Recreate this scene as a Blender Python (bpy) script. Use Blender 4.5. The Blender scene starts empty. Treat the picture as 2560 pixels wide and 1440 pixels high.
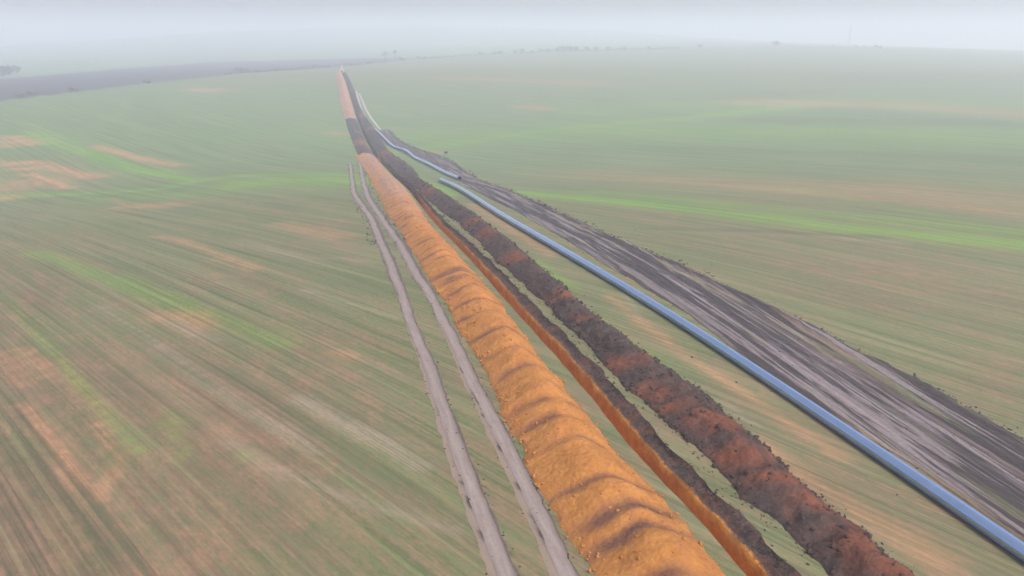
import bpy, bmesh, math, random
import numpy as np

# ------------------------------------------------------------------ camera, sky, sun, exposure
sc = bpy.context.scene
COL = sc.collection
CAM_Z = 18.0
cam_d = bpy.data.cameras.new('camera'); cam = bpy.data.objects.new('camera', cam_d); COL.objects.link(cam)
cam.location = (0, 0, CAM_Z); cam.rotation_euler = (math.radians(90 - 18.8), 0, 0)
cam_d.sensor_width = 36; cam_d.lens = 36 * 1849 / 2560; cam_d.clip_start = 0.5; cam_d.clip_end = 40000
sc.camera = cam

SUN_EL, SUN_AZ = math.radians(48), math.radians(140)      # azimuth clockwise from +Y (ahead)
w = bpy.data.worlds.new('World'); sc.world = w; w.use_nodes = True
nt = w.node_tree; nt.nodes.clear()
sky = nt.nodes.new('ShaderNodeTexSky'); sky.sky_type = 'NISHITA'; sky.sun_disc = False
sky.sun_elevation = SUN_EL; sky.sun_rotation = SUN_AZ; sky.air_density = 1.0; sky.dust_density = 6.0; sky.ozone_density = 1.0
hs = nt.nodes.new('ShaderNodeHueSaturation'); hs.inputs['Saturation'].default_value = 0.75
bg = nt.nodes.new('ShaderNodeBackground'); bg.inputs['Strength'].default_value = 0.12
wo = nt.nodes.new('ShaderNodeOutputWorld')
tint = nt.nodes.new('ShaderNodeMix'); tint.data_type = 'RGBA'; tint.blend_type = 'MULTIPLY'; tint.inputs[0].default_value = 1; tint.inputs[7].default_value = (1.03, .985, 1.025, 1)
nt.links.new(sky.outputs[0], hs.inputs['Color']); nt.links.new(hs.outputs[0], tint.inputs[6]); nt.links.new(tint.outputs[2], bg.inputs[0]); nt.links.new(bg.outputs[0], wo.inputs[0])
sd = bpy.data.lights.new('sun', 'SUN'); sd.energy = 1.2; sd.angle = math.radians(14); sd.color = (1.0, 0.955, 0.9)
so = bpy.data.objects.new('sun', sd); COL.objects.link(so)
so.rotation_euler = (math.pi/2 - SUN_EL, 0, -SUN_AZ + math.pi)
so.rotation_euler = (0, 0, 0)
from mathutils import Vector
_sv = Vector((math.sin(SUN_AZ)*math.cos(SUN_EL), math.cos(SUN_AZ)*math.cos(SUN_EL), math.sin(SUN_EL)))
so.rotation_euler = _sv.to_track_quat('Z', 'Y').to_euler()
sc.view_settings.view_transform = 'Standard'; sc.view_settings.look = 'None'
sc.view_settings.exposure = 1.0; sc.view_settings.gamma = 1.0
sc.render.engine = 'CYCLES'
sc.cycles.use_denoising = True
sc.cycles.max_bounces = 6; sc.cycles.volume_bounces = 3; sc.cycles.diffuse_bounces = 3; sc.cycles.glossy_bounces = 2

# ------------------------------------------------------------------ survey tables (metres)
# the trench runs along s (from the point (13,0), heading slightly left), t is the offset to its right
heapL_l = [(23.7, -4.79), (26.2, -4.84), (28.6, -4.95), (31.7, -5.11), (38.1, -4.94), (42.5, -4.92), (47.7, -4.95), (57.7, -5.17), (68.6, -5.44), (90.5, -5.44), (105.1, -5.67), (125.1, -5.52), (175.8, -4.78), (220.8, -5.63)]
heapL_r = [(23.9, 0.27), (27.2, 0.31), (29.2, -0.4), (33.0, -0.6), (37.2, -0.67), (45.0, -0.91), (56.2, -0.75), (67.5, -1.03), (89.1, -1.28), (124.2, -0.16), (174.3, -0.44), (228.8, 0.42)]
tr_l = [(22.7, 1.02), (27.7, 0.78), (30.7, 0.36), (36.5, 0.32), (43.6, 0.14), (55.6, -0.35), (66.8, -0.4), (91.6, -0.69), (105.3, -0.35), (140.8, 0.43), (176.5, 0.46), (234.9, -0.04), (297.7, 0.04), (347.3, -0.0), (398.0, -0.0), (465.4, 0.01), (579.5, 0.01)]
heapR_l = [(24.1, 4.1), (25.7, 3.78), (28.1, 3.44), (34.0, 3.2), (38.3, 2.64), (47.7, 2.52), (55.6, 2.5), (66.4, 1.75), (86.5, 2.24), (109.0, 1.76)]
heapR_r = [(22.3, 7.25), (25.1, 7.18), (27.4, 6.88), (34.5, 7.26), (43.3, 6.04), (50.8, 5.22), (66.2, 5.4), (76.2, 5.34), (93.2, 5.57), (112.6, 5.44), (146.4, 4.55), (186.2, 7.21), (244.6, 4.97), (312.2, 6.34), (359.1, 3.27), (427.8, 2.73), (528.8, 2.37)]
mudR = [(30.6, 22.51), (36.2, 22.61), (40.3, 21.68), (47.3, 21.42), (51.1, 20.88), (56.7, 19.66), (63.8, 19.16), (74.1, 17.75), (87.3, 17.24), (128.6, 17.39), (191.8, 19.78), (224.2, 19.37), (241.3, 14.19), (268.7, 10.38), (310.5, 11.81)]
trkL = [(24.3, -7.66), (29.0, -7.82), (35.0, -7.85), (43.1, -7.83), (52.2, -8.02), (63.5, -7.99), (79.8, -8.0), (106.0, -8.08), (126.2, -9.3), (164.0, -8.48), (191.3, -7.8)]
trkR = [(23.8, -5.47), (28.6, -5.53), (34.5, -5.53), (42.7, -5.74), (53.6, -5.69), (64.4, -6.01), (79.2, -6.16), (101.4, -6.74), (125.2, -7.2), (163.8, -6.31), (191.0, -5.28)]
pipe_near_tab = [(22.2, 12.97), (24.5, 12.83), (26.9, 12.71), (30.7, 12.37), (35.8, 11.85), (42.8, 11.33), (50.6, 10.58), (61.2, 9.52), (71.0, 8.93), (86.2, 8.42), (103.1, 8.4), (122.3, 8.74), (150.4, 8.6)]
pipe_far_tab = [(157.0, 13.75), (191.7, 12.0), (211.1, 10.35), (229.7, 10.42), (237.0, 9.96), (242.3, 7.58), (260.0, 6.89), (287.0, 6.14), (306.6, 5.51)]
mudL = [(22.7, 13.82), (26.8, 13.75), (32.2, 13.1), (39.6, 12.33), (41.1, 12.22), (47.1, 12.23), (50.5, 13.01), (56.2, 12.04), (64.1, 11.6), (78.6, 11.34), (93.7, 11.71), (111.0, 11.3), (133.8, 10.83), (168.8, 13.93), (202.6, 11.84), (227.0, 10.12), (236.2, 6.77), (254.9, 5.39), (283.0, 5.11), (305.3, 5.56)]
darkL_l = [(240.9, -4.6), (282.7, -4.99), (335.5, -4.93)]
darkL_r = [(238.4, -0.44), (269.8, -1.06), (339.3, -1.23)]
farL_l = [(338.9, -4.82), (371.1, -5.94), (445.2, -5.33), (581.1, -3.68)]
farL_r = [(347.3, -1.05), (377.7, -1.41), (436.2, -1.88), (579.9, -0.84)]
rutA = [(312.2, 5.86), (336.1, 4.07), (365.2, 3.05), (398.0, 3.79), (436.0, 4.19)]
rutB = [(312.1, 8.26), (339.5, 6.0), (365.2, 5.44), (395.1, 5.63), (424.5, 5.14)]
bands = [22.0, 24.9, 28.3, 31.8, 34.2, 40.5, 43.4, 46.6, 50.7, 53.7, 57.2, 59.7, 62.0, 62.7, 69.6, 76.7, 80.8, 91.8]
rust = [(33.2, 5.23, 1.6), (35.2, 3.51, 0.8), (53.6, 3.8, 1.3), (48.5, 4.25, 0.8), (40.7, 3.44, 1), (37.2, 3.48, 1.2), (22.9, 6.29, 1.6), (25.6, 6.29, 1), (29.7, 4.76, 1.3), (66.8, 3.36, 2), (79.6, 3.43, 2), (88.6, 3.38, 2), (123.3, 2.6, 4), (226.3, 3.0, 8), (21.3, 6.03, 1.2), (27.6, 5.29, 0.8)]
PTS= [(8.0, 20.6, 0.7), (5.9, 29.1, -0.2), (2.7, 41.9, -0.7), (-0.6, 55.4, -1.9), (-3.4, 66.9, -2.6), (-10.0, 93.9, -5.2), (-19.4, 132.3, -7.5), (-27.5, 165.5, -10.7), (-43.0, 228.7, -15.7), (-57.6, 288.2, -16.8), (-69.6, 337.3, -15.7), (-81.7, 386.6, -12.7), (-97.7, 451.7, -8.7), (-124.8, 562.5, -6.8), (19.4, 35.0, -3.2), (22.0, 26.7, -3.0), (9.2, 49.8, -0.0), (0.5, 87.7, -3.6), (-13.8, 164.0, -12.4), (-54.2, 299.6, -17.4), (-5.0, 41.2, -0.6), (-13.2, 72.6, -1.6), (-27.8, 128.5, -7.9), (-18.7, 22.4, -0.1), (-29.1, 37.7, -1.6), (-45.7, 62.5, -3.3), (-60.9, 85.1, -5.0), (-101.8, 145.1, -12.1), (-70.0, 165.1, -12.1), (-119.8, 217.0, -11.7), (-225.0, 334.4, -8.2), (-198.3, 487.5, -8.3), (31.2, 40.4, -3.0), (58.8, 82.2, -4.2), (44.8, 113.3, -6.1), (12.0, 184.8, -13.2), (2.9, 273.7, -15.8), (140.2, 369.5, -13.6), (276.9, 412.5, -11.6), (387.7, 582.8, -7.6), (83.1, 497.9, -8.9), (7.6, 731.0, -6.9), (215.8, 997.8, 1.2), (465.7, 1104.2, 3.2), (623.0, 943.0, -4.8), (-553.8, 834.7, -12.5), (-298.0, 993.7, -10.9), (-450.5, 887.3, -13.1), (-393.7, 2759.5, 56.0), (-1661.4, 2522.9, -18.2), (-1096.8, 2751.3, 32.0), (309.4, 2753.6, 38.7), (871.8, 2740.0, -1.2), (1661.4, 2518.8, -30.5), (-242.3, 1684.7, 2.1), (363.4, 1686.1, 6.2), (0.0, -60.0, 0.0), (80.0, -60.0, -1.0), (-80.0, -60.0, -1.0), (0.0, 0.0, 0.0), (0.0, -600.0, -5.0), (600.0, -300.0, -10.0), (-600.0, -300.0, -10.0), (900.0, 400.0, -20.0), (-700.0, 300.0, -25.0), (0.0, 6000.0, 10.0), (4000.0, 6000.0, 0.0), (-4000.0, 6000.0, 0.0), (5000.0, 2000.0, -20.0), (-5000.0, 2000.0, -20.0), (0.0, -4000.0, 0.0), (5000.0, -3000.0, 0.0), (-5000.0, -3000.0, 0.0), (0.0, 9000.0, 10.0), (9000.0, 9000.0, 0.0), (-9000.0, 9000.0, 0.0)]
E1= [(-218.3, 260.5), (-225.2, 334.8), (-222.1, 358.8), (-219.7, 388.4), (-219.6, 428.6), (-212.2, 490.3), (-199.6, 564.4), (-174.0, 609.3), (-151.2, 677.8), (-134.3, 786.2), (-106.2, 893.3), (-40.0, 968.0), (37.1, 1029.2), (117.0, 1032.6), (226.9, 1049.5), (332.6, 1134.7), (522.3, 1431.4)]
E2= [(-416.7, 504.6), (-375.0, 562.1), (-470.7, 736.9), (-474.2, 809.2), (-450.2, 886.8), (-380.7, 943.1), (-297.9, 993.3), (-218.4, 982.8), (-165.8, 972.7), (-107.5, 946.0)]
STROKES=[('g', 1.0, 2.94, [(-101.4, 144.5), (-89.5, 144.5), (-77.8, 145.2), (-69.5, 147.9), (-68.1, 160.4), (-60.8, 164.6), (-51.7, 164.1), (-36.3, 159.0)]),
('g', 0.9, 9.39, [(-52.2, 145.1), (-45.5, 149.3), (-38.5, 147.5), (-32.9, 144.4)]),
('g', 0.45, 6.19, [(-74.9, 132.4), (-63.2, 134.1), (-54.6, 135.0)]),
('g', 0.9, 2.83, [(-152.3, 238.1), (-132.8, 215.5), (-109.9, 198.1), (-93.9, 182.5), (-79.5, 170.1), (-69.1, 160.8)]),
('g', 0.7, 0.93, [(-163.6, 258.8), (-148.4, 239.0), (-124.9, 215.9)]),
('g', 0.8, 7.0, [(-34.4, 228.7), (-30.6, 237.7), (-17.5, 251.7), (2.9, 274.0), (18.4, 287.4), (44.8, 301.6), (79.9, 320.9), (113.6, 347.0), (138.1, 363.9)]),
('g', 0.45, 26.89, [(-41.4, 277.0), (-19.0, 274.0), (17.7, 276.5), (73.3, 264.5), (122.3, 249.3), (158.7, 231.9)]),
('g', 0.35, 16.53, [(40.2, 345.6), (91.9, 371.1), (144.8, 382.0), (240.2, 356.2)]),
('g', 1.0, 4.0, [(-1.4, 125.0), (13.7, 113.1), (24.0, 103.7), (32.6, 95.0), (40.3, 88.4), (48.2, 84.8), (59.4, 80.2)]),
('g', 0.5, 3.21, [(15.1, 125.9), (35.6, 104.1), (52.1, 92.0), (62.7, 88.0)]),
('g', 0.4, 1.5, [(48.6, 131.0), (61.1, 85.5)]),
('g', 0.5, 0.25, [(-44.2, 60.3), (-32.8, 47.6), (-25.1, 38.8), (-20.0, 33.2), (-17.2, 30.2)]),
('g', 0.5, 1.05, [(-52.0, 77.8), (-37.8, 64.7), (-27.4, 55.4), (-20.7, 49.6)]),
('g', 0.4, 0.88, [(-35.8, 64.3), (-25.8, 54.1), (-15.0, 44.2)]),
('g', 0.9, 1.43, [(-26.6, 181.6), (-17.6, 146.7), (-13.0, 132.0), (-9.7, 118.5)]),
('g', 0.6, 0.54, [(2.3, 67.6), (3.8, 61.5), (5.3, 57.8)]),
('g', 0.4, 0.64, [(6.3, 49.7), (8.9, 41.9), (10.7, 37.1)]),
('g', 0.3, 0.25, [(-17.7, 34.4), (-16.5, 33.0)]),
('g', 0.5, 0.25, [(-12.7, 30.3), (-11.8, 29.2)]),
('g', 0.35, 0.25, [(-17.5, 33.5), (-14.8, 29.4)]),
('o', 0.7, 2.1, [(-118.7, 212.9), (-107.7, 204.3), (-97.3, 196.0), (-85.3, 187.9)]),
('o', 0.9, 1.66, [(-129.0, 186.7), (-116.6, 176.4), (-104.2, 165.0), (-94.1, 154.5)]),
('o', 0.8, 2.54, [(-153.1, 227.5), (-144.7, 219.9), (-137.4, 212.9)]),
('o', 0.9, 2.74, [(-120.4, 186.6), (-109.7, 179.2), (-96.8, 169.7)]),
('o', 0.7, 2.23, [(-152.0, 218.6), (-141.3, 208.3)]),
('o', 0.6, 3.17, [(-98.8, 140.7), (-97.8, 142.1)]),
('o', 0.38, 4.94, [(30.1, 153.6), (33.4, 145.8), (44.0, 129.9), (53.8, 119.7), (62.7, 111.9), (71.7, 101.4)]),
('o', 0.25, 11.29, [(19.8, 165.5), (51.4, 130.8), (81.2, 115.5)]),
('o', 0.4, 16.17, [(118.9, 383.1), (152.3, 375.7), (188.9, 351.2), (213.7, 315.6)]),
('o', 0.35, 14.45, [(-47.3, 504.4), (5.2, 495.9), (49.2, 471.3)]),
('o', 0.5, 4.97, [(4.9, 369.3), (17.1, 360.8)]),
('o', 0.6, 9.28, [(-166.4, 407.4), (-160.5, 408.8)]),
('o', 0.5, 0.73, [(-42.3, 85.2), (-37.9, 81.7), (-30.2, 72.6), (-23.6, 65.1)]),
('o', 0.5, 3.77, [(-62.3, 118.6), (-55.6, 117.4)]),
('o', 0.4, 0.68, [(-74.0, 134.8), (-60.7, 115.9)]),
('o', 0.3, 4.14, [(-28.5, 230.9), (-21.9, 225.8)]),
('o', 0.6, 4.77, [(-65.9, 281.0), (-62.0, 278.2)]),
('o', 0.45, 6.79, [(-108.1, 154.6), (-104.2, 165.0)]),
('o', 0.5, 1.39, [(-25.7, 51.1), (-23.5, 50.8), (-22.1, 48.8)]),
('o', 0.5, 0.3, [(-32.4, 45.2), (-27.6, 40.0)]),
('o', 0.6, 0.34, [(-26.5, 36.0), (-21.9, 31.3), (-18.5, 27.2)]),
('o', 0.45, 0.37, [(-33.6, 44.6), (-28.4, 38.9)]),
('o', 0.45, 0.26, [(-21.1, 33.3), (-18.1, 29.9), (-17.1, 26.3)]),
('o', 0.4, 0.57, [(-11.0, 42.6), (-10.1, 41.9)]),
('o', 0.5, 1.5, [(-29.5, 91.6), (-19.0, 81.1)]),
('p', 0.7, 0.25, [(-33.0, 55.1), (-28.7, 50.5), (-21.9, 43.3), (-17.2, 37.9), (-12.9, 33.8), (-8.9, 30.0)]),
('p', 0.6, 0.25, [(-30.7, 52.7), (-24.4, 45.8), (-18.9, 39.8), (-13.7, 34.2), (-10.3, 31.2)]),
('p', 0.8, 0.43, [(-11.2, 35.6), (-8.4, 33.0), (-6.3, 31.2), (-4.1, 28.9)]),
('p', 0.5, 0.28, [(-13.8, 31.2), (-10.2, 28.3), (-6.2, 25.9), (-2.0, 24.1)]),
('p', 0.5, 0.32, [(-17.0, 57.0), (-12.9, 53.3), (-8.3, 49.3)]),
('p', 0.4, 0.79, [(-30.5, 80.3), (-20.5, 70.1), (-12.8, 66.7)]),
('p', 0.4, 1.01, [(16.9, 84.5), (29.1, 84.1), (43.8, 80.8)]),
('p', 0.5, 0.4, [(-24.6, 50.0), (-22.0, 47.1), (-19.6, 45.3)]),
('p', 0.5, 0.25, [(9.1, 57.1), (9.4, 51.0)]),
('p', 0.5, 0.37, [(11.7, 37.2), (12.6, 34.5)]),
('o', 0.5, 0.7, [(-6.0, 108.2), (0.0, 84.2), (3.9, 69.5)]),
('o', 0.5, 0.54, [(7.7, 55.8), (10.9, 44.1), (13.9, 37.0), (16.1, 31.7)]),
('o', 0.5, 0.77, [(12.4, 32.4), (14.4, 27.7), (16.7, 23.9)]),
('d', 0.7, 1.03, [(17.1, 85.6), (29.5, 85.4), (42.8, 83.4)]),
('d', 0.5, 11.78, [(100.3, 305.1), (158.1, 292.2), (188.4, 277.0)]),
('d', 0.5, 32.93, [(245.5, 542.0), (311.9, 560.5), (355.8, 533.9)]),
('d', 0.4, 11.14, [(109.6, 401.3), (192.1, 447.5), (292.2, 436.1)]),
('d', 0.3, 7.22, [(26.9, 227.5), (78.8, 203.7), (126.0, 182.6)]),
('d', 0.5, 0.42, [(-29.1, 45.5), (-25.5, 42.3), (-18.8, 35.4)]),
('d', 0.4, 0.52, [(-55.0, 76.4), (-44.7, 64.4), (-33.2, 51.1)]),
('d', 0.5, 0.25, [(-22.5, 29.8), (-17.8, 24.9), (-14.4, 21.5)]),
('d', 0.5, 0.25, [(-25.1, 31.9), (-21.4, 28.0)]),
]
TREES=[(-145.2, 891.3), (-137.8, 912.9)]
SHRUBS=[(-38.4, 967.0, 0.8), (-22.8, 983.9, 0.8), (-15.4, 992.7, 0.9), (4.1, 993.3, 0.9), (12.9, 1001.5, 1.1), (26.0, 1006.8, 0.7), (38.2, 1028.4, 0.9), (47.4, 1021.4, 0.9), (59.3, 1028.1, 1.1), (68.4, 1037.4, 1.4), (77.0, 1030.6, 1.4), (86.8, 1039.7, 1.1), (100.7, 1028.6, 1.1), (112.1, 1036.5, 1.0), (128.7, 1041.0, 0.9), (150.2, 1041.9, 0.8), (184.6, 1055.0, 0.7), (261.4, 1080.9, 0.9), (408.3, 1203.3, 1.5)]
RUSTY=[(-152.5, 700.6, 1.1), (-149.2, 710.6, 0.8), (-146.1, 732.3, 0.7), (-110.3, 908.5, 0.9), (-103.3, 917.0, 0.8)]
LOWS=[(-222.1, 343.8, 0.8), (-222.6, 353.5, 1), (-221.0, 385.2, 1), (-215.9, 454.4, 0.9), (-201.4, 571.3, 2.0), (-193.1, 580.7, 0.8), (-183.2, 597.6, 0.8), (-157.2, 658.9, 0.8), (-142.8, 766.1, 1.3), (-123.1, 865.4, 1.7), (-77.6, 939.6, 1.2)]
LEFTT=[(-412.3, 622.8, 2.2), (-422.2, 645.1, 2.0), (-440.7, 684.7, 1.6)]
RIGHTT=[(525.4, 1277.3, 0.9), (517.4, 1169.9, 0.8), (560.1, 1237.6, 0.8), (506.2, 1083.4, 1.3), (506.2, 1069.1, 1.0)]
MAST=(685.8, 1586.6)
TUSSOCK=(-19.8, 223.3)
HEDGE=(-203.0, 226.9)

# ------------------------------------------------------------------ maths helpers
P_ = np.array(PTS, float); CC = 35.0
def _phi(r2): return -np.sqrt(r2 + CC*CC)
_n = len(P_); _A = np.zeros((_n+3, _n+3)); _d = P_[:, None, :2] - P_[None, :, :2]
_A[:_n, :_n] = _phi((_d**2).sum(-1)) + np.diag(np.where(np.hypot(P_[:, 0], P_[:, 1]) < 105, 6.0, 1.0))
_A[:_n, _n] = 1; _A[:_n, _n+1:] = P_[:, :2]/1000; _A[_n:, :_n] = _A[:_n, _n:].T
W_ = np.linalg.solve(_A, np.concatenate([P_[:, 2], [0, 0, 0]]))
def H(x, y):
    """terrain height: a smooth surface through the surveyed points"""
    x = np.asarray(x, float); y = np.asarray(y, float); sh = np.broadcast(x, y).shape
    x = np.broadcast_to(x, sh).ravel(); y = np.broadcast_to(y, sh).ravel(); out = np.zeros(x.size)
    for i in range(0, x.size, 20000):
        a = x[i:i+20000]; b = y[i:i+20000]
        r2 = (a[:, None]-P_[:, 0])**2 + (b[:, None]-P_[:, 1])**2
        out[i:i+20000] = _phi(r2) @ W_[:_n] + W_[_n] + a/1000*W_[_n+1] + b/1000*W_[_n+2]
    return out.reshape(sh)
_k = 0.245; _nn = math.hypot(_k, 1)
EX, EY, NX, NY = -_k/_nn, 1/_nn, 1/_nn, _k/_nn
def XY(s, t): return 13 + s*EX + t*NX, s*EY + t*NY
def ST(x, y): return (x-13)*EX + y*EY, (x-13)*NX + y*NY

def _hash(ix, iy, seed):
    h = (ix.astype(np.int64)*374761393 + iy.astype(np.int64)*668265263 + seed*982451653) & 0x7fffffff
    h = ((h ^ (h >> 13)) * 1274126177) & 0x7fffffff
    return ((h ^ (h >> 16)) & 0xffff) / 65535.0
def vnoise(x, y, seed=0):
    x, y = np.broadcast_arrays(np.asarray(x, float), np.asarray(y, float))
    ix = np.floor(x); iy = np.floor(y); fx = x-ix; fy = y-iy
    fx = fx*fx*(3-2*fx); fy = fy*fy*(3-2*fy)
    a = _hash(ix, iy, seed); b = _hash(ix+1, iy, seed); c = _hash(ix, iy+1, seed); d = _hash(ix+1, iy+1, seed)
    return (a*(1-fx)+b*fx)*(1-fy) + (c*(1-fx)+d*fx)*fy
def fbm(x, y, seed=0, octv=4, gain=.5):
    v = 0; a = 1; tot = 0
    for i in range(octv):
        v = v + a*(vnoise(x*2**i, y*2**i, seed+i*17)-.5); tot += a; a *= gain
    return v/tot*2
def curve(tab, smooth=3.0):
    """smoothed lookup of a traced (s, t) table"""
    a = np.array(sorted((p[0], p[1]) for p in tab), float)
    def f(s):
        s = np.asarray(s, float); r = 0
        for k, wt in ((-1.5, .15), (-.75, .2), (0, .3), (.75, .2), (1.5, .15)):
            ss = s + k*np.clip(s*.06, smooth*.4, 20)
            r = r + wt*np.interp(ss, a[:, 0], a[:, 1])
        return r
    return f
def frange(segs):
    out = [segs[0][0]]
    for a, b, st in segs:
        n = max(1, int(round((b-a)/st))); out += list(np.linspace(a, b, n+1)[1:])
    return np.array(out)

# ------------------------------------------------------------------ object helpers
def tag(o, label=None, cat=None, group=None, kind=None):
    if label: o['label'] = label
    if cat: o['category'] = cat
    if group: o['group'] = group
    if kind: o['kind'] = kind
    return o
def link(name, me, parent=None, mats=()):
    o = bpy.data.objects.new(name, me); COL.objects.link(o)
    for m in mats: me.materials.append(m)
    if parent: o.parent = parent
    return o
def mesh(name, V, Fc, smooth=True):
    me = bpy.data.meshes.new(name)
    V = np.asarray(V, np.float32)
    me.vertices.add(len(V)); me.vertices.foreach_set('co', V.ravel())
    if isinstance(Fc, np.ndarray):
        n, k = Fc.shape
        me.loops.add(n*k); me.loops.foreach_set('vertex_index', Fc.ravel().astype(np.int32))
        me.polygons.add(n); me.polygons.foreach_set('loop_start', (np.arange(n)*k).astype(np.int32))
        try: me.polygons.foreach_set('loop_total', np.full(n, k, np.int32))
        except Exception: pass
    else:
        me.clear_geometry(); me.from_pydata([tuple(map(float, v)) for v in V], [], [tuple(f) for f in Fc])
    me.update(calc_edges=True); me.validate()
    me.polygons.foreach_set('use_smooth', np.full(len(me.polygons), smooth))
    return me
def grid_faces(ni, nj, keep=None):
    i, j = np.meshgrid(np.arange(ni-1), np.arange(nj-1), indexing='ij')
    a = (i*nj+j); f = np.stack([a, a+nj, a+nj+1, a+1], -1).reshape(-1, 4)[:, ::-1]
    if keep is not None: f = f[keep.ravel()]
    return f
def attr(me, name, arr):
    a = me.attributes.new(name, 'FLOAT_COLOR', 'POINT')
    c = np.ones((len(me.vertices), 4), np.float32); c[:, :arr.shape[1]] = arr
    a.data.foreach_set('color', c.ravel())

# ------------------------------------------------------------------ material helpers
class NT:
    def __init__(s, name):
        s.m = bpy.data.materials.new(name); s.m.use_nodes = True; s.t = s.m.node_tree; s.t.nodes.clear()
        s.out = s.n('ShaderNodeOutputMaterial'); s.b = s.n('ShaderNodeBsdfPrincipled'); s.l(s.b.outputs[0], s.out.inputs['Surface'])
        s.b.inputs['Specular IOR Level'].default_value = .25
    def n(s, t, **k):
        x = s.t.nodes.new(t)
        for a, v in k.items(): setattr(x, a, v)
        return x
    def l(s, a, b): s.t.links.new(a, b)
    def put(s, inp, v):
        if hasattr(v, 'is_linked') or isinstance(v, bpy.types.NodeSocket): s.l(v, inp)
        else: inp.default_value = v
    def pos(s): return s.n('ShaderNodeNewGeometry').outputs['Position']
    def attr(s, name):
        a = s.n('ShaderNodeAttribute'); a.attribute_name = name
        sp = s.n('ShaderNodeSeparateColor'); s.l(a.outputs['Color'], sp.inputs[0]); return sp.outputs
    def axis(s, ang, su, sv, src=None):
        """coordinates turned by ang about Z, then scaled (along, across)"""
        r = s.n('ShaderNodeVectorRotate', rotation_type='Z_AXIS'); r.inputs['Angle'].default_value = -ang
        s.l(src or s.pos(), r.inputs['Vector'])
        m = s.n('ShaderNodeVectorMath', operation='MULTIPLY'); s.l(r.outputs[0], m.inputs[0]); m.inputs[1].default_value = (su, sv, (su*sv)**.5 if False else min(su, sv))
        return m.outputs[0]
    def noise(s, vec, scale=1, detail=4, rough=.55, dist=0):
        x = s.n('ShaderNodeTexNoise'); s.l(vec, x.inputs['Vector']); x.inputs['Scale'].default_value = scale
        x.inputs['Detail'].default_value = detail; x.inputs['Roughness'].default_value = rough; x.inputs['Distortion'].default_value = dist
        return x.outputs['Fac']
    def map(s, v, a, b, c=0, d=1):
        x = s.n('ShaderNodeMapRange'); s.put(x.inputs[0], v)
        for i, q in enumerate((a, b, c, d)): x.inputs[i+1].default_value = q
        return x.outputs[0]
    def math(s, op, a, b=0.0):
        x = s.n('ShaderNodeMath', operation=op); s.put(x.inputs[0], a); s.put(x.inputs[1], b); return x.outputs[0]
    def mix(s, f, a, b, mode='MIX'):
        x = s.n('ShaderNodeMix', data_type='RGBA', blend_type=mode); s.put(x.inputs[0], f)
        s.put(x.inputs[6], a if not isinstance(a, tuple) else (*a[:3], 1)); s.put(x.inputs[7], b if not isinstance(b, tuple) else (*b[:3], 1)); return x.outputs[2]
    def ramp(s, f, stops, interp='LINEAR'):
        x = s.n('ShaderNodeValToRGB'); s.l(f, x.inputs[0]); e = x.color_ramp; e.interpolation = interp
        while len(e.elements) < len(stops): e.elements.new(.5)
        for el, (p, c) in zip(e.elements, stops): el.position = p; el.color = (*c, 1)
        return x.outputs[0]
    def bump(s, h, strength=.5, dist=.05):
        x = s.n('ShaderNodeBump'); x.inputs['Strength'].default_value = strength; x.inputs['Distance'].default_value = dist
        s.l(h, x.inputs['Height']); s.l(x.outputs[0], s.b.inputs['Normal'])
    def done(s, col, rough=.95):
        s.put(s.b.inputs['Base Color'], col if not isinstance(col, tuple) else (*col, 1)); s.put(s.b.inputs['Roughness'], rough); return s.m
def simple(name, col, rough=.6, var=.15, metallic=0.0, scale=6.0):
    m = NT(name); f = m.map(m.noise(m.pos(), scale, 4), .3, .7)
    m.b.inputs['Metallic'].default_value = metallic
    return m.done(m.mix(f, tuple(c*(1-var) for c in col), tuple(min(1, c*(1+var)) for c in col)), rough)

ROW = math.radians(-45.5)                    # drill rows of the field
TR = math.atan2(EY, EX)                      # heading of the trench

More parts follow.
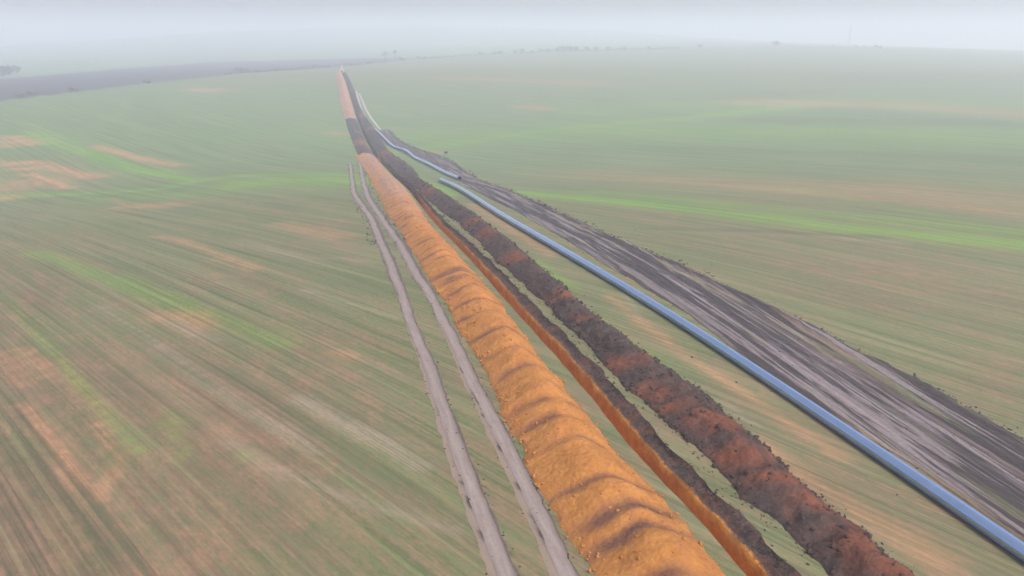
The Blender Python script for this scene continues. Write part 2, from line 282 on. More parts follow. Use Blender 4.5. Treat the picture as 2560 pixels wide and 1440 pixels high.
# ------------------------------------------------------------------ materials
def mat_field():
    m = NT('winter_crop_field')
    a = m.attr('patch'); z = m.attr('zone'); a2 = m.attr('lines')
    big = m.noise(m.axis(ROW, .012, .05), 1, 4, .6)
    streak = m.noise(m.axis(ROW, .035, .9), 1, 5, .65)
    streak2 = m.noise(m.axis(ROW, .09, 3.2), 1, 4, .7)
    mott = m.noise(m.axis(ROW, .35, .8), 1, 6, .7)
    fine = m.noise(m.axis(ROW, 2.2, 6.5), 1, 5, .75)
    grit = m.noise(m.pos(), 7, 5, .8)
    g = m.ramp(m.map(streak, .3, .7), [(0, (.080, .135, .045)), (.5, (.138, .172, .076)), (1, (.205, .21, .112))])
    soil = m.ramp(m.map(mott, .3, .72), [(0, (.12, .088, .062)), (.45, (.21, .13, .085)), (1, (.33, .19, .12))])
    # how much bare soil shows
    f = m.math('ADD', m.map(big, .35, .65, -.22, .22), m.map(streak2, .3, .7, -.28, .28))
    f = m.math('ADD', f, m.map(mott, .3, .7, -.3, .3)); f = m.math('ADD', f, m.map(fine, .3, .7, -.45, .45))
    f = m.math('ADD', f, m.map(streak, .3, .7, -.2, .2))
    pat = m.noise(m.axis(ROW, .07, .13), 1, 5, .65); f = m.math('ADD', f, m.map(pat, .35, .65, -.32, .32)); f = m.math('ADD', f, z[2]); f = m.map(f, -.25, .75)
    c = m.mix(f, g, soil)
    hue = m.ramp(m.map(m.noise(m.axis(ROW, 1.1, 3.0), 1, 3, .6), .3, .7), [(0, (.085, .125, .05)), (.5, (.17, .15, .09)), (1, (.27, .155, .10))])
    c = m.mix(m.math('MULTIPLY', a2[1], .8), c, m.mix(m.map(streak, .35, .65), (.075, .195, .07), (.125, .25, .09)))
    c = m.mix(.22, c, hue)
    # traced patches: bright green, orange dry, pale, dark
    nz = m.map(m.math('ADD', streak2, m.map(mott, .3, .7, -.15, .15)), .32, .6)
    c = m.mix(m.math('MULTIPLY', a[0], m.map(nz, 0, 1, .55, 1)), c, m.mix(m.map(streak, .35, .65), (.10, .25, .035), (.19, .33, .055)))
    c = m.mix(m.math('MULTIPLY', a[1], m.map(nz, 0, 1, .5, 1)), c, m.mix(m.map(mott, .35, .65), (.40, .19, .10), (.50, .27, .15)))
    c = m.mix(m.math('MULTIPLY', a[2], m.map(nz, 0, 1, .3, .9)), c, (.30, .255, .185))
    c = m.mix(m.math('MULTIPLY', a2[0], m.map(nz, 0, 1, .4, .9)), c, (.085, .095, .045))
    c = m.mix(m.map(fine, .35, .66, .34, 0), c, (.05, .055, .03))
    c = m.mix(m.map(grit, .58, .75, 0, .4), c, (.33, .28, .17))
    # drill rows and tramlines: long thin streaks of several widths
    r1 = m.noise(m.axis(ROW, .022, 3.3), 1, 3, .75); r2 = m.noise(m.axis(ROW, .012, .55), 1, 3, .6); gate = m.map(m.noise(m.axis(ROW, .03, .15), 1, 3), .38, .6)
    c = m.mix(m.math('MULTIPLY', m.map(r1, .36, .54, .6, 0), m.map(gate, 0, 1, .45, 1)), c, (.055, .060, .035))
    c = m.mix(m.map(r1, .56, .70, 0, .35), c, (.22, .24, .12))
    c = m.mix(m.map(r2, .36, .47, .24, 0), c, (.075, .088, .045)); c = m.mix(m.map(r2, .55, .68, 0, .22), c, (.25, .19, .12))
    # far fields
    pl = m.mix(m.map(m.noise(m.axis(ROW, .05, .4), 1, 3), .3, .7), (.045, .042, .055), (.060, .056, .070))
    c = m.mix(z[0], c, pl)
    fg = m.mix(m.map(m.noise(m.axis(math.radians(8), .004, .03), 1, 4), .35, .65), (.10, .17, .09), (.14, .20, .11))
    c = m.mix(z[1], c, fg)
    h = m.math('ADD', fine, m.math('MULTIPLY', r1, 1.0)); h = m.math('ADD', h, m.math('MULTIPLY', grit, .8))
    m.bump(h, .5, .06)
    return m.done(c, .97)

def soil_mat(name, dark, mid, light, dirt, bandcol=None, rustcol=None, sc_=1.0, blotch=(.5, .7), bumpd=.09):
    m = NT(name); p = m.pos()
    a = m.attr('mark')
    n1 = m.noise(p, .9*sc_, 6, .65); n2 = m.noise(p, 5*sc_, 6, .75); n3 = m.noise(m.axis(TR, .5, 2.2), 1, 4, .6)
    c = m.ramp(m.map(m.math('ADD', m.math('MULTIPLY', n1, .45), m.math('MULTIPLY', n2, .55)), .34, .66), [(0, dark), (.5, mid), (1, light)])
    c = m.mix(m.map(n3, blotch[0], blotch[1], 0, .55), c, dirt)
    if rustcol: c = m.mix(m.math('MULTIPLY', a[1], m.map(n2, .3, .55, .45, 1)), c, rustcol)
    if bandcol: c = m.mix(m.math('MULTIPLY', a[0], m.map(n2, .3, .6, .6, 1)), c, bandcol)
    vo = m.n('ShaderNodeTexVoronoi'); m.l(p, vo.inputs['Vector']); vo.inputs['Scale'].default_value = 4.5*sc_
    h = m.math('ADD', m.math('MULTIPLY', n2, 1.1), m.math('MULTIPLY', vo.outputs['Distance'], -.6))
    m.bump(h, .8, bumpd)
    return m.done(c, .96)

M_field = mat_field()
M_orange = soil_mat('orange_clay', (.26, .100, .024), (.36, .155, .037), (.45, .215, .065), (.33, .13, .052), (.085, .042, .038), (.23, .185, .17), blotch=(.5, .68))
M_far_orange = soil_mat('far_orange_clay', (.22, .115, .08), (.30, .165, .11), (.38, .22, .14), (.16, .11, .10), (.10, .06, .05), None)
M_topsoil = soil_mat('dark_topsoil', (.022, .017, .017), (.048, .036, .034), (.085, .062, .055), (.075, .035, .022), (.018, .015, .016), (.17, .056, .028))
M_farsoil = soil_mat('far_dark_topsoil', (.025, .021, .022), (.045, .038, .04), (.07, .06, .06), (.06, .04, .035), None, (.20, .10, .06))
M_clod = soil_mat('dark_clods', (.02, .016, .016), (.045, .034, .032), (.08, .06, .052), (.08, .04, .025))

def mat_trench():
    m = NT('trench_cut'); p = m.pos(); a = m.attr('mark')        # r = topsoil layer plus painted shade of the far cut, g = height above the bed
    n1 = m.noise(p, 1.4, 5, .65); n2 = m.noise(p, 6, 5, .7); st = m.noise(m.axis(TR, .5, 6), 1, 4, .6)
    c = m.ramp(m.map(m.math('ADD', m.math('MULTIPLY', n1, .6), m.math('MULTIPLY', st, .4)), .34, .66), [(0, (.44, .155, .022)), (.5, (.62, .25, .036)), (1, (.70, .33, .07))])
    tp = m.ramp(m.map(n2, .3, .7), [(0, (.018, .015, .016)), (.6, (.06, .046, .042)), (1, (.12, .09, .075))])
    c = m.mix(m.map(m.math('ADD', a[0], m.map(n2, .3, .7, -.3, .3)), .1, .75), c, m.mix(m.map(n1, .45, .65, 0, .6), tp, (.17, .07, .04))); c = m.mix(a[2], c, m.mix(.5, tp, (.16, .13, .10)))
    m.bump(m.math('ADD', n2, n1), .8, .12)
    return m.done(c, .96)
def mat_rut(name, c0, c1, c2, rough=.75):
    m = NT(name); p = m.pos(); a = m.attr('mark')                # r = crumbly dark edge
    n = m.noise(m.axis(TR, .5, 5), 1, 4, .6); n2 = m.noise(p, 6, 4, .7)
    c = m.ramp(m.map(m.math('ADD', m.math('MULTIPLY', n, .6), m.math('MULTIPLY', n2, .4)), .36, .64), [(0, c0), (.5, c1), (1, c2)])
    c = m.mix(m.math('MULTIPLY', a[0], m.map(n2, .3, .6, .6, 1)), c, (.07, .052, .045))
    c = m.mix(m.math('MULTIPLY', a[1], m.map(n2, .3, .6, .5, 1)), c, (.22, .17, .12))
    m.bump(m.math('ADD', n2, n), .4, .04)
    return m.done(c, rough)
M_trench = mat_trench()
M_rut = mat_rut('dried_mud_rut', (.175, .145, .130), (.215, .180, .163), (.25, .215, .198))
M_rut_far = mat_rut('pale_mud_rut', (.32, .30, .29), (.38, .35, .34), (.42, .40, .38))

def mat_mud():
    m = NT('churned_mud'); p = m.pos(); a = m.attr('mark')       # r = across 0..1, g = distance fade, b = edge
    dn = m.noise(m.axis(TR, .05, .5), 1, 4, .6); dn2 = m.noise(m.axis(TR, .3, 2.5), 1, 5, .65)
    u = m.math('ADD', a[0], m.math('ADD', m.map(dn, .3, .7, -.07, .07), m.map(dn2, .3, .7, -.045, .045)))
    PALE = (.215, .180, .180); DK = (.032, .025, .027); BR = (.085, .058, .052); GR = (.11, .12, .05); PK = (.23, .165, .13); DB = (.060, .040, .030)
    near = m.ramp(u, [(0, (.20, .15, .09)), (.05, (.11, .085, .055)), (.09, PALE), (.20, PALE), (.225, DK), (.25, PALE), (.36, (.17, .145, .148)), (.39, DK), (.50, (.09, .075, .08)), (.53, (.20, .17, .175)), (.57, BR), (.66, (.11, .085, .085)), (.70, DB), (.72, GR), (.77, GR), (.80, PK), (.85, PK), (.88, DB), (.95, DB), (1, (.14, .13, .07))])
    far = m.ramp(u, [(0, (.20, .17, .11)), (.05, (.10, .085, .075)), (.12, (.17, .148, .15)), (.20, (.16, .14, .142)), (.27, DK), (.45, DK), (.48, (.20, .175, .18)), (.51, DK), (.66, (.10, .08, .08)), (.70, (.17, .15, .09)), (.77, (.20, .17, .12)), (.82, DB), (.93, DB), (1, (.12, .12, .06))])
    c = m.mix(a[1], near, far)
    lt = m.noise(m.axis(TR, .22, 2.6), 1, 6, .7)
    c = m.mix(m.map(lt, .53, .63, 0, .65), c, (.26, .225, .23)); c = m.mix(m.map(lt, .36, .47, .85, 0), c, (.06, .048, .05))
    fn = m.noise(p, 4, 6, .75)
    pt = m.noise(m.axis(TR, .07, .9), 1, 4, .6); c = m.mix(m.map(pt, .48, .54, 0, .95), c, (.034, .027, .028)); pw = m.noise(m.axis(TR, .045, 1.7), 1, 4, .65); c = m.mix(m.map(pw, .56, .62, 0, .75), c, (.27, .24, .235)); gw = m.noise(m.axis(TR, .06, .8), 1.3, 3, .6); c = m.mix(m.map(gw, .60, .68, 0, .6), c, (.13, .13, .06)); c = m.mix(m.map(fn, .3, .7, .4, 0), c, (.04, .032, .032))
    c = m.mix(a[2], c, (.055, .045, .042))
    m.bump(m.math('ADD', m.math('MULTIPLY', lt, 1.5), fn), .8, .12)
    return m.done(c, m.map(lt, .4, .65, .5, .9))
M_mud = mat_mud()

# ------------------------------------------------------------------ the ground
w_tr = curve(tr_l)
S_END = 566.0
def trench_half(s): return 0
def WS(s): return w_tr(s)
def edgeL(s): return fbm(s*.9, s*0+3.3, 5, 3)*.07
def edgeR(s): return np.interp(s, [40, 75, 110], [1.95, 1.8, 1.5]) + fbm(s*.8, s*0+9.1, 8, 4)*.30
Sg = frange([(-900, -60, 120), (-60, 0, 4), (0, 60, .35), (60, 150, .8), (150, 340, 2), (340, 560, 5), (560, 566, 3), (566, 1200, 9), (1200, 2800, 40), (2800, 11000, 410)])
tp = [.35*i for i in range(1, 35)]; tp = frange([(0, 12, .45), (12, 30, .7), (30, 80, .9), (80, 240, 5), (240, 700, 10), (700, 1500, 40), (1500, 9000, 300)])
Tneg = -tp[::-1]; Tpos = tp
Tg = np.concatenate([Tneg, Tpos])      # columns: ... left lip | right lip ...
nL = len(Tneg)
def ground_xy():
    S = Sg[:, None]; T = np.broadcast_to(Tg[None, :], (len(Sg), len(Tg))).copy()
    left = np.broadcast_to((np.arange(len(Tg)) < nL)[None, :], T.shape)
    fade = np.exp(-(T/14.0)**2)
    base = np.where(left, edgeL(S), edgeR(S))
    close = np.clip((S-S_END)/1.0, 0, 1)
    near_l = np.exp(-(T/1.2)**2)
    T2 = T + WS(np.clip(S, 20, 600))*fade + np.where(left, base*near_l, base*np.exp(-(T/9.0)**2))
    x, y = XY(S, T2); return x, y, T2
GX, GY, GT = ground_xy()
GZ = H(GX, GY)
keep = np.ones((len(Sg)-1, len(Tg)-1), bool)
mid = (Sg[:-1]+Sg[1:])/2
keep[:, nL-1] = ~((mid > 0) & (mid < S_END))
def seg_dist(x, y, pl):
    best = np.full(x.shape, 1e9)
    for (x0, y0), (x1, y1) in zip(pl[:-1], pl[1:]):
        dx, dy = x1-x0, y1-y0; L2 = dx*dx+dy*dy+1e-9
        u = np.clip(((x-x0)*dx+(y-y0)*dy)/L2, 0, 1)
        best = np.minimum(best, np.hypot(x-x0-u*dx, y-y0-u*dy))
    return best
def zone_arrays(x, y):
    n = x.size; g = np.zeros(n); o = np.zeros(n); p = np.zeros(n); d = np.zeros(n)
    for kk, st_, hw, pl in STROKES:
        pa = np.array(pl); r = hw*3
        msk = (x > pa[:, 0].min()-r) & (x < pa[:, 0].max()+r) & (y > pa[:, 1].min()-r) & (y < pa[:, 1].max()+r)
        if not msk.any(): continue
        xx, yy = x[msk], y[msk]
        q = seg_dist(xx, yy, pl)/hw * (1+.5*fbm(xx/(hw*2+2), yy/(hw*2+2), 31, 3))
        # run the ends out softly
        tot = math.hypot(pl[-1][0]-pl[0][0], pl[-1][1]-pl[0][1])
        v = min(1, st_*1.2)*np.exp(-q**2*.9)
        A = {'g': g, 'o': o, 'p': p, 'd': d}[kk]; A[msk] = np.maximum(A[msk], v)
    e1 = np.array(E1); e2 = np.array(E2)
    def yat(e, xx): return np.interp(xx, e[:, 0], e[:, 1])
    beyond = y - yat(e1, x)
    lft = x < e1[0, 0]; beyond = np.where(lft, y-(e1[0, 1]+(e1[0, 0]-x)*-.35), beyond)
    rgt = x > e1[-1, 0]; beyond = np.where(rgt, y-(e1[-1, 1]+(x-e1[-1, 0])*.05), beyond)
    b2 = y - yat(e2, x); b2 = np.where(x < e2[0, 0], y-(e2[0, 1]-(e2[0, 0]-x)*-.1), b2)
    ploughed = np.clip(beyond/6, 0, 1)*np.clip(-b2/10, 0, 1)*np.clip((e2[-1, 0]+40-x)/60, 0, 1)
    fargreen = np.clip(beyond/6, 0, 1)*(1-ploughed)
    # a dark ploughed block on the far right slope
    woods = np.clip(beyond/10, 0, 1)*np.exp(-((y-(1500+x*.15))/170)**2)*np.clip((x-180)/200, 0, 1)*np.clip((1100-x)/200, 0, 1)
    ploughed = np.maximum(ploughed, woods)
    fargreen = np.clip(fargreen-ploughed, 0, 1)
    # bare, browner headland low on the left
    bare = .30*np.clip((-.18*x-y+62)/30, 0, 1)*np.clip((10-x)/20, 0, 1) + .22*np.clip((45-y)/40, 0, 1) - .38*np.clip((y-90)/160, 0, 1)
    bare = bare + .30*np.clip((52-y)/26, 0, 1)*np.clip((-x-2)/15, 0, 1)
    bare = bare - .10 + .20*np.clip((x-8)/20, 0, 1)*np.clip((100-y)/50, 0, 1)
    return g, o, p, d, ploughed, fargreen, bare
xf, yf = GX.ravel(), GY.ravel()
g, o_, p_, d_, zp, zg, bare = zone_arrays(xf, yf)
gm = mesh('ground', np.stack([xf, yf, GZ.ravel()], -1), grid_faces(len(Sg), len(Tg), keep))
attr(gm, 'patch', np.stack([g, o_, p_], -1)); attr(gm, 'zone', np.stack([zp, zg, bare], -1)); attr(gm, 'lines', np.stack([d_, np.clip((yf-80)/140, 0, 1)*np.clip((600-yf)/250, .35, 1), d_*0], -1))
ground = tag(link('ground', gm, mats=[M_field]), kind='structure')

# ------------------------------------------------------------------ the trench
St = Sg[(Sg >= 0) & (Sg <= S_END)]
def trench():
    prof_t = [0, .02, .05, .07, .10, .12, .5, 1.08, 1.11, 1.14, 1.17, 1.21, 1.26, 1.40, 1.60, 1.85, None]
    prof_z = [0, -.25, -.7, -1.3, -1.9, -2.35, -2.45, -2.35, -1.9, -1.3, -.85, -.50, -.44, -.40, -.30, -.16, 0]
    lay = [1, 1, .3, 0, 0, 0, 0, 0, 0, 0, 0, .15, .5, .85, 1, 1, .8]
    n = len(prof_t); V = []; A = []
    wl = WS(np.clip(St, 20, 600)); el = edgeL(St)*1.0; er = edgeR(St)
    for k in range(n):
        if k == 0: t = wl + el
        elif k == n-1: t = wl + er*1.0
        else:
            nz = fbm(St*1.1+k*.07, St*0+prof_z[k]*1.5, 41, 4)
            t = wl + np.where(k < 6, el, 0) + prof_t[k] + nz*(.09 if k > 11 else .05)
            if k > 11: t = np.minimum(t, wl+er-.05*(n-1-k))
        x, y = XY(St, t)
        zz = prof_z[k]
        dz = fbm(St*.9, St*0+k*.8, 47, 4)*(.24 if 10 < k < n-1 else (.0 if k in (0, n-1) else .08))
        V.append(np.stack([x, y, H(x, y)+zz+dz], -1)); shade_ = np.clip((St-105)/40, 0, 1)*(1-.8*np.exp(-((St-222)/9)**2))*np.clip(.85+fbm(St*.08, St*0+k, 3, 3)*.8, 0, 1)  # shade of the far trench painted into the wall colour
        A.append(np.stack([np.maximum(np.full(len(St), lay[k]), shade_*(k > 0)), np.full(len(St), 0.0), np.full(len(St), 1.0 if k in (6,) else 0.0)], -1))
    V = np.stack(V, 1).reshape(-1, 3); A = np.stack(A, 1).reshape(-1, 3)
    Fc = grid_faces(len(St), n)
    # end wall of the cut
    V = list(map(tuple, V)); Fc = [tuple(map(int, f)) for f in Fc]
    last = (len(St)-1)*n; Fc.append(tuple(range(last, last+n))[::-1])
    me = mesh('trench', np.array(V), Fc); A2 = np.zeros((len(me.vertices), 3)); A2[:len(A)] = A; attr(me, 'mark', A2)
    return tag(link('trench', me, mats=[M_trench]), kind='structure')
trench()

# ------------------------------------------------------------------ spoil heaps
HV = []
def heap(name, mat, s0, s1, fl, fr, hgt, label, peak=.55, bands_=(), rust_=None, rough=.12, step=None, seed=1, bandw=.22, hump=True, endtaper=(2, 2), greymix=None, edge_r=1.0):
    S = Sg[(Sg > s0) & (Sg < s1)]; S = np.concatenate([[s0], S, [s1]])
    if s0 < 70:
        S = frange([(s0, 60, .17), (60, min(s1, 150), .35)] + ([(150, s1, .9)] if s1 > 150 else []))
    else: S = frange([(s0, s1, max(.9, (s1-s0)/260))])
    nt_ = 30; U = np.linspace(0, 1, nt_)
    Sg2, U2 = np.meshgrid(S, U, indexing='ij')
    l = fl(S)+fbm(S*.55, S*0, seed, 4)*.34+fbm(S*2.3, S*0, seed+3, 2)*(.10+.25*np.clip((S-90)/80, 0, 1)); r = fr(S)+fbm(S*.5, S*0+7, seed+1, 4)*.28*edge_r
    T2 = l[:, None]+(r-l)[:, None]*U2
    pk = peak+fbm(Sg2*.25, Sg2*0, seed+5, 3)*.07
    prof = np.where(U2 < pk, U2/pk, (1-U2)/(1-pk)); prof = np.clip(prof, 0, 1)
    prof = 1-(1-prof)**1.18; prof = prof*(1-.12*np.clip(prof-.75, 0, 1)*4)
    hh = hgt*(1+.16*fbm(S*.35, S*0, seed+9, 3))
    hh = hh*np.clip((S-s0+.01)/endtaper[0], 0, 1)**.6*np.clip((s1-S+.01)/endtaper[1], 0, 1)**.6
    band = np.zeros_like(Sg2); dip = np.zeros_like(Sg2)
    rs = np.random.RandomState(seed)
    for b in bands_:
        ww = rs.uniform(.7, 1.6); am = rs.uniform(.7, 1.1); sk = rs.uniform(-.5, .5)
        cen = b + sk*(U2-.5) - .55*np.abs(U2-pk) + fbm(U2*4, Sg2*0+b, seed+11, 3)*.35
        q = (Sg2-cen)/(bandw*ww*(1+b*.004))
        gate = np.clip(.85+fbm(U2*3, Sg2*0+b*3.1, seed+12, 2)*1.4, 0, 1)*np.clip(1.7-1.3*np.abs(U2-pk*.85)*2, 0, 1)
        band = np.maximum(band, am*gate*np.exp(-q*q)); dip = np.maximum(dip, np.exp(-((Sg2-cen-.1)/.5)**2))
    z = hh[:, None]*prof*(1-.23*dip)
    z = z + (rough*fbm(Sg2*1.3, T2*1.3, seed+20, 5, .6) + rough*.6*fbm(Sg2*4, T2*4, seed+21, 3)+.30*np.clip((Sg2-90)/60, 0, 1)*fbm(Sg2*.7, T2*.9, seed+22, 3, .7))*np.clip(prof*3, 0, 1)
    z = np.maximum(z, .05+.25*hgt*np.minimum(prof, .25)*(1+.5*fbm(Sg2*2, T2*2, seed+30, 2))); z = np.where((U2 < 1e-6) | (U2 > 1-1e-6), -.12, z)
    x, y = XY(Sg2, T2); zz = H(x, y)+z
    HV.append((Sg2.copy(), U2.copy(), x, y, zz, prof))
    me = mesh(name, np.stack([x, y, zz], -1).reshape(-1, 3), grid_faces(len(S), nt_))
    rust = np.zeros_like(Sg2)
    if rust_:
        for (rs_, rt, rr) in rust_:
            rust = np.maximum(rust, .9*np.exp(-(((Sg2-rs_+.25*(T2-rt))/(rr*.8))**2+((T2-rt)/(1.1+.15*rr))**2)*(1+1.3*fbm(Sg2*.9, T2*1.5, 77, 3))))
    if greymix is not None: rust = np.maximum(rust, greymix(Sg2, U2))
    attr(me, 'mark', np.stack([band.ravel(), np.clip(rust, 0, 1).ravel(), 0*band.ravel()], -1))
    return tag(link(name, me, mats=[mat]), label, 'spoil heap' if 'topsoil' not in name else 'soil heap')
cLl, cLr, cRl, cRr = curve(heapL_l), curve(heapL_r), curve(heapR_l), curve(heapR_r)
def abut(f, off, s0=110., s1=150.):
    return lambda s: f(s)*(1-np.clip((s-s0)/(s1-s0), 0, 1))+(WS(s)+off)*np.clip((s-s0)/(s1-s0), 0, 1)
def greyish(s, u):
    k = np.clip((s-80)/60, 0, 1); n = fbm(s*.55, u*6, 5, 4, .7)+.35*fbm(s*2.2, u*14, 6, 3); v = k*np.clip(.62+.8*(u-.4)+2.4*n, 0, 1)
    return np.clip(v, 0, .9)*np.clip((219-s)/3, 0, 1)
band_pos = list(bands)+[36.2, 26.3, 60.6, 63, 67.6, 70, 72.2, 76.4, 78, 82, 84.2, 86.5, 89, 93.2, 95.5, 98, 101, 104, 107, 111, 115, 120]
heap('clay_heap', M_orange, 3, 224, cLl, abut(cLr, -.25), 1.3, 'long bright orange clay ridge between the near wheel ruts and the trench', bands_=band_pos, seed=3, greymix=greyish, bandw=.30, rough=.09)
heap('topsoil_heap', M_farsoil, 226, 338, curve(darkL_l), abut(curve(darkL_r), -.15), 1.35, 'dark grey soil ridge on the left lip of the trench between the two orange ridges', seed=5, rust_=[(255, -2, 12), (285, -2, 4)])
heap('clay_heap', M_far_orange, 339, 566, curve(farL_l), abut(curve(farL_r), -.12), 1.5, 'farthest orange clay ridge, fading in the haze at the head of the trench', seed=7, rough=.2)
heap('topsoil_heap', M_topsoil, 3, 232, abut(cRl, 1.45, 95, 125), cRr, 1.05, 'long dark brown topsoil ridge with rusty patches, between trench and near pipe', rust_=rust, seed=9, rough=.26, edge_r=1.5, bands_=[24, 29, 34.3, 37.5, 45, 49, 60, 75])
def farRl(s): return WS(s)+1.42
heap('topsoil_heap', M_farsoil, 233, 560, farRl, lambda s: np.maximum(cRr(s), WS(s)+3.2), 1.6, 'blue grey topsoil ridge along the right side of the far half of the trench', seed=13, rough=.2, rust_=[(300, 3, 5), (345, 2.5, 9)])

# ------------------------------------------------------------------ wheel ruts
def rut(name, mat, cf, s0, s1, half, label, fine=True, flank=0.0, seed=1):
    S = frange([(s0, min(s1, 100), .3)]+([(100, s1, 1.0)] if s1 > 100 else [])) if s0 < 100 else frange([(s0, s1, 1.5)])
    e = .05+.09*np.clip(fbm(S*.9, S*0, seed, 3)+.3, 0, 1)+np.interp(S, [50, 75, 130, 160], [0, .16, .26, 0])*(1+1.2*fbm(S*.6, S*0+3, seed+30, 3))
    c = cf(S)+fbm(S*.25, S*0+5, seed+2, 3)*.13*np.clip(S/60, .3, 1.3)
    h = half*(1+.12*fbm(S*1.5, S*0+2, seed+4, 3)); fl = flank*np.clip((52-S)/20, 0, 1)
    offs = [-h-e-fl-.05, -h-e-fl, -h-e, -h-.06, -h, -h*.4, h*.4, h, h+.06, h+e, h+e+.05]
    zs = [-.024, .004, .008, .012, .008, .004, .004, .008, .016, .010, -.024]
    edge = [0, 0, .35, .55, .2, 0, 0, .4, 1, 1, 1]; pk = [1, 1, .6, 0, 0, 0, 0, 0, 0, 0, 0]
    V = []; A = []
    for ci, (o, z, ed, pp) in enumerate(zip(offs, zs, edge, pk)):
        jit = fbm(S*2.2, S*0+(1 if ci > 5 else 7), seed+6, 4)*(.08 if ci in (0, 1, 10) else (.10 if ci in (2, 9) else .03))
        x, y = XY(S, c+o+jit); rough_ = np.abs(fbm(S*3, S*0+z*31, seed+8, 3))*(.02 if ed > .9 else .0)
        V.append(np.stack([x, y, H(x, y)+z+rough_+.02], -1)); A.append(np.stack([S*0+ed, S*0+pp, S*0], -1))
    V = np.stack(V, 1).reshape(-1, 3); A = np.stack(A, 1).reshape(-1, 3)
    me = mesh(name, V, grid_faces(len(S), len(offs))); attr(me, 'mark', A)
    return tag(link(name, me, mats=[mat]), label, kind='structure')
rut('wheel_rut', M_rut, curve(trkL), 3, 200, .29, None, flank=.2, seed=2)
rut('wheel_rut', M_rut, curve(trkR), 3, 199, .29, None, flank=.22, seed=5)
rut('wheel_rut', M_rut_far, curve(rutA), 306, 432, .35, None, seed=8)
rut('wheel_rut', M_rut_far, curve(rutB), 306, 422, .35, None, seed=9)

# ------------------------------------------------------------------ churned haul road beside the pipe
cMl, cMr = curve(mudL), curve(mudR)
def mud_road():
    S = frange([(2, 60, .35), (60, 150, .7), (150, 306, 1.6)]); nt_ = 70; U = np.linspace(0, 1, nt_)
    S2, U2 = np.meshgrid(S, U, indexing='ij')
    l = cMl(S)+fbm(S*.3, S*0, 3, 4)*.35; r = cMr(S)+fbm(S*.45, S*0+4, 4, 4)*.5+fbm(S*2.1, S*0, 6, 2)*.15
    T2 = l[:, None]+(r-l)[:, None]*U2; x, y = XY(S2, T2)
    z = .035+.05*fbm(S2*.25, T2*2.2, 51, 5, .6)+.03*fbm(S2*2.5, T2*3, 52, 3)
    z += .10*np.exp(-((U2-.93)/.05)**2)*(1+fbm(S2*1.2, T2, 53, 3))
    z = np.maximum(z, .012); z = np.where((U2 < 1e-6) | (U2 > 1-1e-6), -.06, z)
    me = mesh('mud_road', np.stack([x, y, H(x, y)+z], -1).reshape(-1, 3), grid_faces(len(S), nt_))
    edge = np.clip(1.0*(np.abs(U2-.5)*2 > .955), 0, 1)*.5
    far = np.clip((S2-34)/24+.6*fbm(S2*.1, U2*4, 58, 3), 0, 1); dump = np.clip((S2-225)/10, 0, 1)*np.clip(fbm(S2*.1, U2*3, 57, 3)+.6, 0, 1)
    attr(me, 'mark', np.stack([U2.ravel(), far.ravel(), np.maximum(edge, dump*.8).ravel()], -1))
    return tag(link('mud_road', me, mats=[M_mud]), kind='structure')
mud_road()

# ------------------------------------------------------------------ pipes
def mat_pipe():
    m = NT('black_polyethylene'); p = m.pos()
    n = m.noise(p, .8, 5, .6); n2 = m.noise(m.axis(TR, .3, 4), 1, 4, .6)
    c = m.mix(m.map(n, .4, .7, 0, .5), (.36, .47, .61), (.31, .41, .54))
    m.b.inputs['IOR'].default_value = 1.6; m.b.inputs['Specular IOR Level'].default_value = .5
    m.b.inputs['Metallic'].default_value = .85; m.b.inputs['Coat Weight'].default_value = .2; m.b.inputs['Coat Roughness'].default_value = .3
    return m.done(c, m.map(n2, .3, .7, .18, .24))
M_pipe = mat_pipe(); M_stripe = simple('blue_pipe_stripe', (.04, .20, .90), .4, .1); M_inside = simple('pipe_bore', (.012, .015, .02), .6, .2)
def smooth_path(tab, dz=.5):
    a = np.array(tab); f = curve(tab, 5.0)
    n = max(60, int((a[-1, 0]-a[0, 0])/1.0)); S = np.linspace(a[0, 0], a[-1, 0], n)
    T = np.interp(S, a[:, 0], a[:, 1]); T0, T1 = T[0], T[-1]
    for _ in range(60 if a[0, 0] < 100 else 10):
        T = np.convolve(np.pad(T, 2, 'edge'), [.1, .2, .4, .2, .1], 'valid'); 
    T[0], T[-1] = T[1]*2-T[2], T[-2]*2-T[-3]
    x, y = XY(S, T); z = H(x, y)
    return np.stack([x, y, z+dz], -1)
def sweep(path, rad_fn, nseg=48, a0=0, a1=2*math.pi):
    d = np.gradient(path, axis=0); d /= np.linalg.norm(d, axis=1)[:, None]
    side = np.cross(d, [0, 0, 1]); side /= np.linalg.norm(side, axis=1)[:, None]; up = np.cross(side, d)
    return d, side, up
